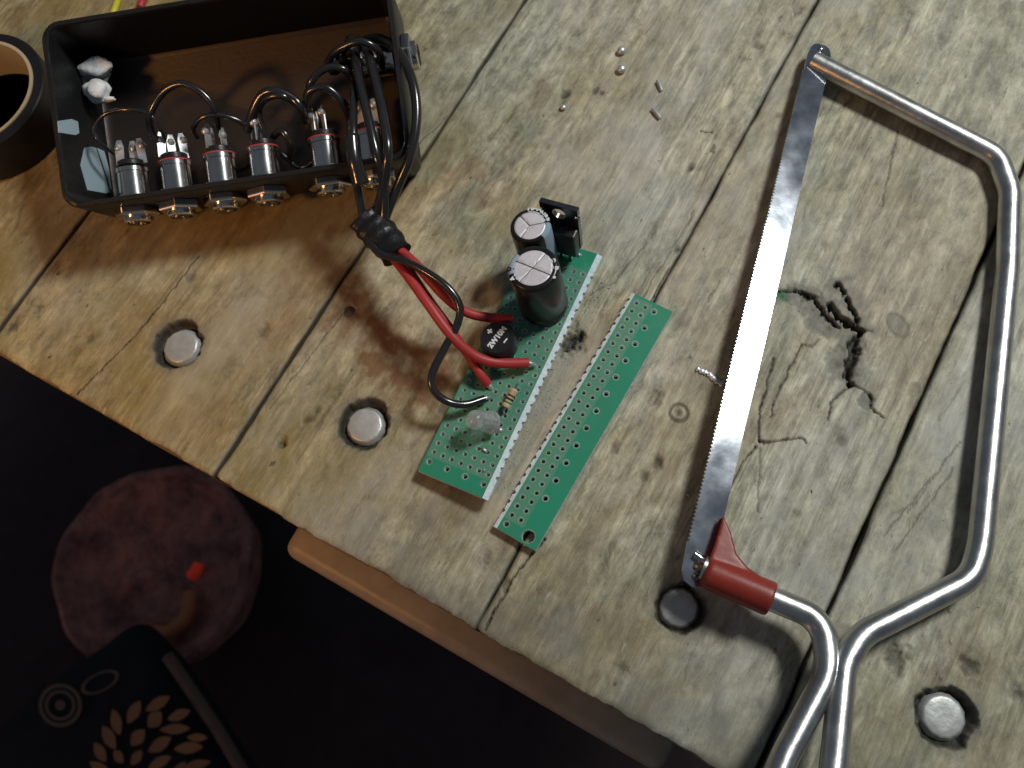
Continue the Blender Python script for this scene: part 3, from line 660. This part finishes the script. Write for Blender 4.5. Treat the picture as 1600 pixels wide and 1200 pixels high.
# sockets through the near wall
random.seed(9)
def socket():
    g = bpy.data.objects.new('socket', None); C.objects.link(g); g.empty_display_size = .03
    lathe('barrel', [(4.7, .0), (4.9, .15), (4.9, .9), (4.0, 1.0), (4.0, 7.4), (4.25, 7.5), (4.25, 8.6)], M_nick, g, 28)
    lathe('washer', [(4.25, 8.6), (4.35, 8.65), (4.35, 9.0), (4.25, 9.05)], M_redins, g, 20)
    lathe('back_cap', [(3.6, 9.4), (3.6, 10.6), (3.2, 10.9), (0, 10.9)], M_epoxy, g, 20)
    for x, y, a in ((-3.0, .6, .06), (0.4, 2.4, 0), (3.2, .4, -.08)):
        plate('lug', [(-1.0, 0), (1.0, 0), (1.15, 5.0), (.6, 6.9), (-.6, 6.9), (-1.15, 5.0)], [(0, 5.4, .55, 10, None)], -.15, .15, [M_solder], g,
              Mx=Matrix.Translation((x, y, 10.2)) @ Matrix.Rotation(a, 4, 'Y') @ Matrix.Rotation(math.pi/2, 4, 'X'))
        lathe('solder_joint', [(0, -1.2), (1.0, -.6), (1.25, 0), (.9, .9), (0, 1.4)], M_solder, g, 10, Matrix.Translation((x, y+.4, 15.0)))
    V, F = lathe_geo([(4.9, -2.2), (5.9, -2.4), (6.0, -2.7), (6.0, -4.4), (5.5, -4.7), (4.0, -4.7)], 6, None)
    nut = raw('nut', V, F, M_nick, g, local=True, smooth=False); bevel(nut, .3, 2)
    lathe('bushing', [(3.9, -2.0), (3.9, -6.0), (3.5, -6.3), (2.9, -6.3), (2.9, -2.2)], M_nick, g, 24)
    return g
first = None; SX = []
for k, (px, py) in enumerate(((207, 300), (274, 288), (344, 276), (412, 264), (508, 246), (580, 232))):
    x = lx(px, py, 15).x; SX.append(x)
    mx = Matrix.Translation((x, 2.2+.6, 13.5)) @ Matrix.Rotation(-math.pi/2, 4, 'X') @ Matrix.Rotation(.5*k+.2, 4, 'Z')
    mx.translation *= S
    if first is None: g = first = socket(); kids = [c for c in C.objects if c.parent == g]; KK = {c: [d for d in C.objects if d.parent == c] for c in kids}
    else:
        g = bpy.data.objects.new('socket', None); C.objects.link(g); g.empty_display_size = .03
        for c in kids:
            d = c.copy(); C.objects.link(d); d.parent = g
    g.parent = ebox; g.matrix_basis = mx
    # lugs should face the opening: keep them, spin only the barrel
mx = Matrix.Translation(((BL-2.6)*S, 30*S, 14*S)) @ Matrix.Rotation(-math.pi/2, 4, 'Y')
g = bpy.data.objects.new('socket', None); C.objects.link(g); g.empty_display_size = .03
for c in kids:
    d = c.copy(); C.objects.link(d); d.parent = g
g.parent = ebox; g.matrix_basis = mx
# wiring inside the box (heights h above the box floor)
def wire(pts, r=.75, m=M_blkw):
    P = [XM @ lx(a, b, h) for a, b, h in pts]
    return tube('wire', P, r, m, ebox, 10, 6)
wire([(178, 240, 14), (155, 222, 18), (148, 200, 19), (165, 178, 20), (200, 171, 21), (232, 178, 20), (250, 200, 18), (258, 218, 15)], .55)
wire([(246, 222, 15), (235, 200, 17), (236, 175, 20), (256, 143, 22), (285, 131, 23), (315, 145, 22), (335, 170, 20), (340, 200, 15)], 1.0)
wire([(308, 215, 14), (302, 200, 17), (318, 183, 19), (345, 180, 19), (375, 190, 17), (388, 203, 15)], .7)
wire([(386, 205, 15), (395, 175, 18), (408, 150, 20), (428, 142, 21), (455, 152, 20), (470, 168, 19), (478, 190, 15)], 1.2)
wire([(412, 205, 15), (404, 175, 17), (415, 155, 20), (440, 150, 21), (465, 165, 18), (474, 185, 16)], .9)
wire([(482, 150, 18), (485, 130, 21), (500, 112, 22), (520, 105, 22), (540, 110, 21), (548, 125, 18)], 1.0)
wire([(478, 170, 17), (482, 145, 20), (505, 136, 21), (525, 148, 20), (540, 168, 18), (548, 185, 15)], 1.1)
wire([(512, 100, 18), (520, 85, 21), (540, 72, 23), (565, 65, 24), (590, 78, 22), (598, 105, 16)], 1.0)
wire([(425, 215, 12), (440, 205, 15), (452, 222, 14), (455, 245, 10)], 1.0)
wire([(440, 240, 9), (468, 262, 8), (495, 250, 10)], .6)
wire([(370, 268, 8), (385, 262, 9), (392, 252, 12)], .5)
for px, py, h in ((535, 90, 17), (522, 105, 16), (548, 78, 19)):
    V, F = lathe_geo([(0, -2), (1.8, -1.2), (2.3, 0), (1.6, 1.5), (0, 2.2)], 9, Matrix.Translation(lx(px, py, h))); raw('lug_cover', V, F, M_shrink, ebox, local=True)
bpy.data.objects.remove(next(c for c in first.children if c.name.startswith('washer')))
# white lumps and flat pale pieces on the left end
def lump(name, px, py, h, r, m, sc, seed, parent=ebox):
    bm = bmesh.new(); bmesh.ops.create_icosphere(bm, subdivisions=3, radius=r*S); rs_ = random.Random(seed); ph = [rs_.uniform(0, 6) for _ in range(6)]
    for v in bm.verts:
        d = v.co/(r*S); k = 1+.16*math.sin(3.1*d.x+ph[0])*math.sin(3.7*d.y+ph[1])+.13*math.sin(6.3*d.z+ph[2]+2*d.x)+.07*math.sin(11*d.y+ph[3])*math.sin(9*d.x+ph[4])
        v.co = Vector((d.x*sc[0], d.y*sc[1], d.z*sc[2]))*k*r*S
    me = bpy.data.meshes.new(name); bm.to_mesh(me); bm.free(); me.materials.append(m); me.polygons.foreach_set('use_smooth', [True]*len(me.polygons))
    o = bpy.data.objects.new(name, me); C.objects.link(o); o.parent = parent; p = lx(px, py, h); o.location = p*S; return o
lump('glue_blob', 149, 106, 12, 3.6, M_glue, (1.25, .65, .7), 1); lump('glue_blob', 148, 121, 10, 3.6, mat('grey_glue', (.17, .18, .17), .6), (1.2, .6, .6), 2)
lump('glue_blob', 152, 143, 13, 3.3, M_glue, (1.0, .95, .8), 3); lump('glue_blob', 170, 155, 13, 1.2, M_glue, (1.5, .6, .6), 4)
WM = XM @ axis_frame((2.6, 0, 10), (1, 0, (dr+.6)/22), (0, 1, 0))        # plane of the left inner wall
for pts in ([(132, 231), (143, 229), (150, 231), (172, 300), (166, 302), (137, 297), (126, 258)], [(152, 231), (163, 236), (170, 262), (174, 296)], [(91, 189), (112, 186), (122, 190), (124, 208), (118, 211), (93, 207)]):
    V = [WM @ onplane(a, b, WM, .25) for a, b in pts]; nn = WM.to_3x3() @ Vector((0, 0, -.5)); V2 = [v+nn for v in V]; n = len(V)
    raw('pale_patch', V+V2, [tuple(range(n))[::-1], tuple(range(n, 2*n))]+[(i, (i+1) % n, n+(i+1) % n, n+i) for i in range(n)], M_patch, ebox, smooth=False)
p = lx(470, 233, 2.3); text('printed_number', '20', 3.4, Matrix.Translation((p.x, p.y, 2.32)) @ Matrix.Rotation(.03, 4, 'Z'), M_black, ebox)
# ------------------------------------------------------------------ wire harness from the box to the board
har = thing('wire_harness', 'red and black wires in a black sleeve running from the box to the board', 'wires', Matrix.Translation(W(600, 380, 0)))
def hw_(pts, r, m, name): return tube(name, [W(*p) for p in pts], r, m, har, 14, 8)
hw_([(585, 350, 17), (612, 380, 17), (650, 413, 18), (690, 458, 17), (725, 486, 13), (762, 496, 10), (800, 498, 8)], 1.25, M_redw, 'red_wire')
hw_([(578, 358, 16), (602, 388, 16), (632, 424, 18), (668, 474, 18), (706, 525, 15), (742, 556, 11), (778, 567, 8.5), (826, 567, 7)], 1.3, M_redw, 'red_wire')
hw_([(592, 352, 15), (622, 390, 16), (645, 430, 16), (676, 476, 15), (708, 520, 12), (735, 560, 9), (752, 586, 7), (763, 600, 5)], 1.15, M_redw, 'red_wire')
hw_([(570, 366, 17), (592, 395, 18.5), (630, 407, 20.5), (668, 426, 21), (700, 450, 20), (718, 478, 18), (714, 508, 16), (694, 545, 14), (675, 585, 12.5), (678, 610, 11), (698, 627, 9), (726, 632, 7.5), (757, 623, 5.6)], 1.0, M_blkw, 'black_wire')
for a_, b_ in (((826, 567, 7), (836, 571, 5.4)), ((763, 600, 5), (768, 608, 4)), ((757, 623, 5.6), (764, 621, 4.6))):
    tube('bare_end', [W(*a_), (W(*a_)+W(*b_))/2+Vector((0, 0, .3)), W(*b_)], .55, M_solder, har, 8, 4)
hw_([(548, 75, 24), (560, 65, 27), (572, 75, 29), (588, 130, 30), (600, 190, 30), (606, 240, 29), (597, 300, 22), (588, 340, 17), (594, 366, 16)], 1.3, M_blkw, 'black_wire')
hw_([(540, 90, 23), (548, 62, 28), (560, 120, 30), (572, 170, 31), (588, 240, 29), (600, 290, 23), (600, 335, 18), (596, 362, 16)], 1.2, M_blkw, 'black_wire')
hw_([(545, 100, 22), (552, 125, 27), (552, 180, 30), (552, 215, 30), (552, 250, 28), (560, 300, 22), (570, 345, 17), (582, 362, 16)], 1.1, M_blkw, 'black_wire')
hw_([(560, 68, 24), (590, 60, 29), (622, 80, 31), (644, 125, 31), (651, 180, 29), (642, 240, 26), (622, 290, 21), (604, 335, 17), (598, 360, 16)], 1.25, M_blkw, 'black_wire')
P = smooth_path([W(550, 212, 30), W(554, 250, 28.3), W(564, 288, 24.5)], 8); V, F = tube_geo(P, [1.9]*8+[1.95]*5+[2.1, 2.2, 2.3, 2.4], 16); raw('heat_shrink', V, F, M_blkw, har)
P = smooth_path([W(566, 337, 18), W(582, 354, 17), W(602, 375, 16.5), W(622, 398, 17.5)], 8)
V, F = tube_geo(P, [2.35+.35*math.sin(i*.13)**2+.12*math.sin(i*1.1) for i in range(len(P))], 20)
cz = P[len(P)//2]; ax = (P[-1]-P[0]).normalized(); side = ax.cross(Vector((0, 0, 1))).normalized()
V = [v+side*(v-cz).dot(side)*.75+Vector((0, 0, -.15*(v.z-cz.z))) for v in V]
raw('tape_sleeve', V, F, M_shrink, har, angle=60)
V, F = lathe_geo([(0, -1.2), (.9, -.8), (1.0, .4), (.6, .8), (0, .9)], 10, Matrix.Translation(W(580, 345, 18))); raw('red_wire', V, F, M_redw, har)
# ------------------------------------------------------------------ small loose things on the bench
def ball(px, py, r, label):
    p = W(px, py, r*.7); V, F = lathe_geo([(0, -r*.75)]+[(r*math.cos(a), r*.85*math.sin(a)) for a in [math.radians(t) for t in range(-50, 90, 14)]]+[(0, r*.85)], 20, Matrix.Translation((0, 0, 0)))
    o = raw('solder_ball', V, F, M_solder, angle=80); o.location = p*S; return tag(o, label, 'solder', 'loose solder balls')
ball(971, 79, 1.25, 'upper of the two larger silver solder balls near the top of the bench')
ball(971, 108, 1.3, 'lower of the two larger silver solder balls near the top of the bench')
ball(880, 168, .9, 'smallest silver solder ball, alone beside a small dark pit in the wood')
def clip(px0, py0, px1, py1, r, label):
    a, b = W(px0, py0, r), W(px1, py1, r); o = tube('wire_clipping', [(a-a), (b-a)*.5+Vector((0, 0, .15)), b-a], r, M_solder, None, 8, 4); o.location = a*S
    return tag(o, label, 'wire clipping', 'cut off component leads')
clip(1027, 126, 1034, 142, .5, 'thin silver clipped lead beside the pair of solder balls, the upper one')
clip(1019, 170, 1032, 185, .55, 'slanted silver clipped lead below the other one, nearer the circuit board')
def splash(px, py, pts, label):
    c0 = W(px, py, .25); bm = []
    P = [W(a, b, .35)-c0 for a, b in pts]; V, F = tube_geo(smooth_path(P, 4), [.25+.75*abs(math.sin(i*1.3+.4)) for i in range((len(P)-1)*4+1)], 10)
    V = [Vector((v.x, v.y, v.z*.45)) for v in V]; o = raw('solder_splash', V, F, M_solder, angle=70); o.location = c0*S; return tag(o, label, 'solder')
splash(1110, 590, [(1088, 575), (1098, 580), (1108, 584), (1118, 594), (1130, 601)], 'flat ragged splash of silver solder just left of the saw blade')
# sawn-off dust and crumbs lying about
rd_ = random.Random(4); V = []; F = []
for i in range(420):
    t = rd_.random()
    if t < .45: k = rd_.random(); px, py = 775+k*170+rd_.gauss(0, 9), 770-k*330+rd_.gauss(0, 9)
    elif t < .7: k = rd_.random(); px, py = 1262-k*185+rd_.gauss(-8, 16), 150+k*690
    else: px, py = rd_.uniform(420, 1580), rd_.uniform(40, 1150)
    u_, v_ = uv(px, py)
    if u_ < 4: continue
    p = W(px, py, .05); r = rd_.uniform(.08, .26) if rd_.random() < .93 else rd_.uniform(.3, .5); a = rd_.uniform(0, 6.3)
    d = Vector((math.cos(a), math.sin(a), 0)); e = Vector((-d.y, d.x, 0)); b_ = len(V)
    V += [p+d*r*rd_.uniform(1, 2.2), p+e*r*.7, p-d*r, p-e*r*.6, p+Vector((0, 0, r*.9))]
    F += [(b_, b_+1, b_+4), (b_+1, b_+2, b_+4), (b_+2, b_+3, b_+4), (b_+3, b_, b_+4), (b_+3, b_+2, b_+1, b_)]
o = raw('sawdust', V, F, mat('pale_dust', (.50, .52, .48), .8, 0, var=(40, .1, (.22, .26, .22))), smooth=False)
o['kind'] = 'stuff'; tag(o, 'pale sawdust and tiny crumbs scattered over the bench', 'sawdust')
# tape roll at the left edge
tc_ = W(-43, 146, 14); tr = thing('tape_roll', 'worn roll of black tape with a pale core at the left of the box', 'tape', Matrix.Translation((tc_.x, tc_.y, .4)))
lathe('tape', [(18.9, 0), (21.7, .0), (22.0, .4), (22.0, 13.4), (21.7, 13.8), (19.0, 13.8), (18.9, 13.4), (18.9, 0)], M_tape, tr, 64)
lathe('core', [(17.6, .4), (18.9, .4), (18.85, 14.1), (17.9, 14.1), (17.8, 13.9), (17.6, .4)], M_core, tr, 64)
o = tube('yellow_wire', [W(176, 24, 6), W(181, 10, 6), W(186, -6, 5), W(196, -40, 2)], 1.0, M_yel, None, 10, 6); tag(o, 'yellow insulated wire poking out behind the black box', 'wire')
o = tube('red_wire', [W(219, 12, 9), W(222, 2, 9), W(226, -12, 8), W(240, -50, 2)], 1.2, M_redw, None, 10, 6); tag(o, 'short red insulated wire standing up behind the black box', 'wire')
# ------------------------------------------------------------------ dim things below the bench
bz = -600
bc = W(236, 884, bz); R_ = (W(392, 884, bz)-bc).length
bw = thing('round_pot', 'round dark maroon pot in the gloom below the bench', 'pot', Matrix.Translation((bc.x, bc.y, -700)))
V, F = lathe_geo([(R_*.6, 0), (R_*.72, 8), (R_*.9, 45), (R_*1.0, 92), (R_*1.0, 98), (R_*.95, 101), (R_*.90, 97), (R_*.80, 80), (R_*.68, 74), (R_*.5, 72), (R_*.25, 76), (0, 70)], 64)
def crumple(v):
    a = math.atan2(v.y, v.x); q = 1+.018*math.sin(3*a)+.012*math.sin(7*a+1)+.007*math.sin(13*a)
    r = math.hypot(v.x, v.y)/R_; return Vector((v.x*q, v.y*q, v.z+(5*math.sin(2*a+5*r)+4*math.sin(5*a-7*r))*(1 if v.z > 40 else 0)*max(0, 1.02-r)*1.4))
raw('bowl', [crumple(v) for v in V], F, M_bowl, bw, local=True, angle=60)
p = W(302, 893, -612); o = tube('glowing_tip', [W(299, 899, -616)-p, W(306, 892, -613)-p, W(311, 880, -613)-p], 5.5, M_redcap, None, 14, 4); o.location = p*S; tag(o, 'small glowing red tip lying in the maroon pot', 'ember')
p = W(238, 975, -614); o = tube('orange_strip', [W(225, 985, -616)-p, W(262, 988, -613)-p, W(290, 965, -613)-p, W(298, 925, -615)-p], 7, mat('rust_orange', (.50, .16, .06), .6), None, 10, 6); o.location = p*S
tag(o, 'curved rusty orange strip inside the maroon pot below the glowing red tip', 'strip')
# black patterned cloth
cz_ = -520
op = [(200, 956), (228, 985), (256, 1012), (282, 1048), (308, 1085), (345, 1142), (380, 1200), (420, 1270), (300, 1330), (100, 1350), (-60, 1300), (-70, 1200), (-30, 1150), (10, 1108), (60, 1062), (110, 1030), (160, 998)]
opw = [W(a, b, cz_) for a, b in op]; cc = sum(opw, Vector())/len(opw); n = len(op)
V = []; F = []; RS = [1.0, .985, .93, .8, .6, .35]; ZS = [-50, -20, -4, 4, 8, 10]
for q, z in zip(RS, ZS):
    for i, v in enumerate(opw): V.append(Vector(((v.x-cc.x)*q, (v.y-cc.y)*q, z+2.5*math.sin(i*1.9+q*5))))
V.append(Vector((0, 0, 10)))
for k in range(len(RS)-1):
    for i in range(n): F.append((k*n+i, k*n+(i+1) % n, (k+1)*n+(i+1) % n, (k+1)*n+i))
for i in range(n): F.append(((len(RS)-1)*n+i, (len(RS)-1)*n+(i+1) % n, len(V)-1))
F.append(tuple(range(n))[::-1])
cl = thing('black_cloth', 'black cloth with a tan many-petalled flower and a ringed rosette printed on it', 'cloth', Matrix.Translation((cc.x, cc.y, cz_)))
o = raw('cloth', [v+Vector((cc.x, cc.y, cz_)) for v in V], F, M_cloth, cl)
bmm = bmesh.new(); bmm.from_mesh(o.data); bmesh.ops.recalc_face_normals(bmm, faces=bmm.faces); bmm.to_mesh(o.data); bmm.free()
sb = o.modifiers.new('sub', 'SUBSURF'); sb.levels = 2; sb.render_levels = 2
pz = cz_+17
def petals(name, pts, m):
    VV = []; FF = []
    for (x0, y0, x1, y1, wpx) in pts:
        a, b = W(x0, y0, pz), W(x1, y1, pz); d = b-a; s = Vector((-d.y, d.x, 0)).normalized()*((W(x0+wpx, y0, pz)-a).length)*.5
        base = len(VV); prof = [(0, .12), (.15, .55), (.4, 1), (.65, .9), (.85, .5), (1, 0)]
        for t, k in prof: VV.append(a+d*t+s*k)
        for t, k in prof[::-1][1:]: VV.append(a+d*t-s*k)
        FF.append(tuple(range(base, len(VV))))
    return raw(name, VV, FF, m, cl, smooth=False)
petals('flower_print', [(187, 1148, 176, 1108, 17), (200, 1130, 219, 1094, 20), (228, 1110, 266, 1088, 18), (232, 1136, 252, 1112, 24), (262, 1124, 298, 1110, 16), (250, 1140, 298, 1138, 15), (180, 1170, 160, 1134, 18),
   (205, 1164, 226, 1140, 22), (232, 1174, 268, 1152, 20), (272, 1170, 318, 1167, 17), (292, 1152, 325, 1153, 12), (165, 1190, 147, 1160, 16), (205, 1195, 222, 1172, 16), (192, 1192, 178, 1172, 14), (232, 1200, 268, 1182, 16),
   (285, 1200, 330, 1190, 14), (175, 1215, 140, 1190, 16), (268, 1215, 290, 1190, 14), (210, 1230, 200, 1200, 15)], M_print)
VV = []; FF = []
def ringp(cx, cy, r0, r1, k=28, sx=1, sy=1, rot=0):
    base = len(VV)
    for i in range(k):
        a = 2*math.pi*i/k
        for r in (r0, r1):
            x, y = r*sx*math.cos(a), r*sy*math.sin(a); VV.append(W(cx+x*math.cos(rot)-y*math.sin(rot), cy+x*math.sin(rot)+y*math.cos(rot), pz))
    for i in range(k): FF.append((base+2*i, base+2*i+1, base+2*((i+1) % k)+1, base+2*((i+1) % k)))
ringp(94, 1102, 28, 34); ringp(94, 1102, 19, 24); ringp(94, 1102, 0.5, 8); ringp(156, 1066, 22, 27, sx=1.2, sy=.55, rot=-.45)
raw('rosette_print', VV, FF, M_printd, cl, smooth=False)
V, F = tube_geo(smooth_path([W(262, 1025, cz_+6), W(308, 1092, cz_+8), W(345, 1148, cz_+8), W(385, 1215, cz_+6)], 6), 5, 10); raw('hem', V, F, M_printd, cl)
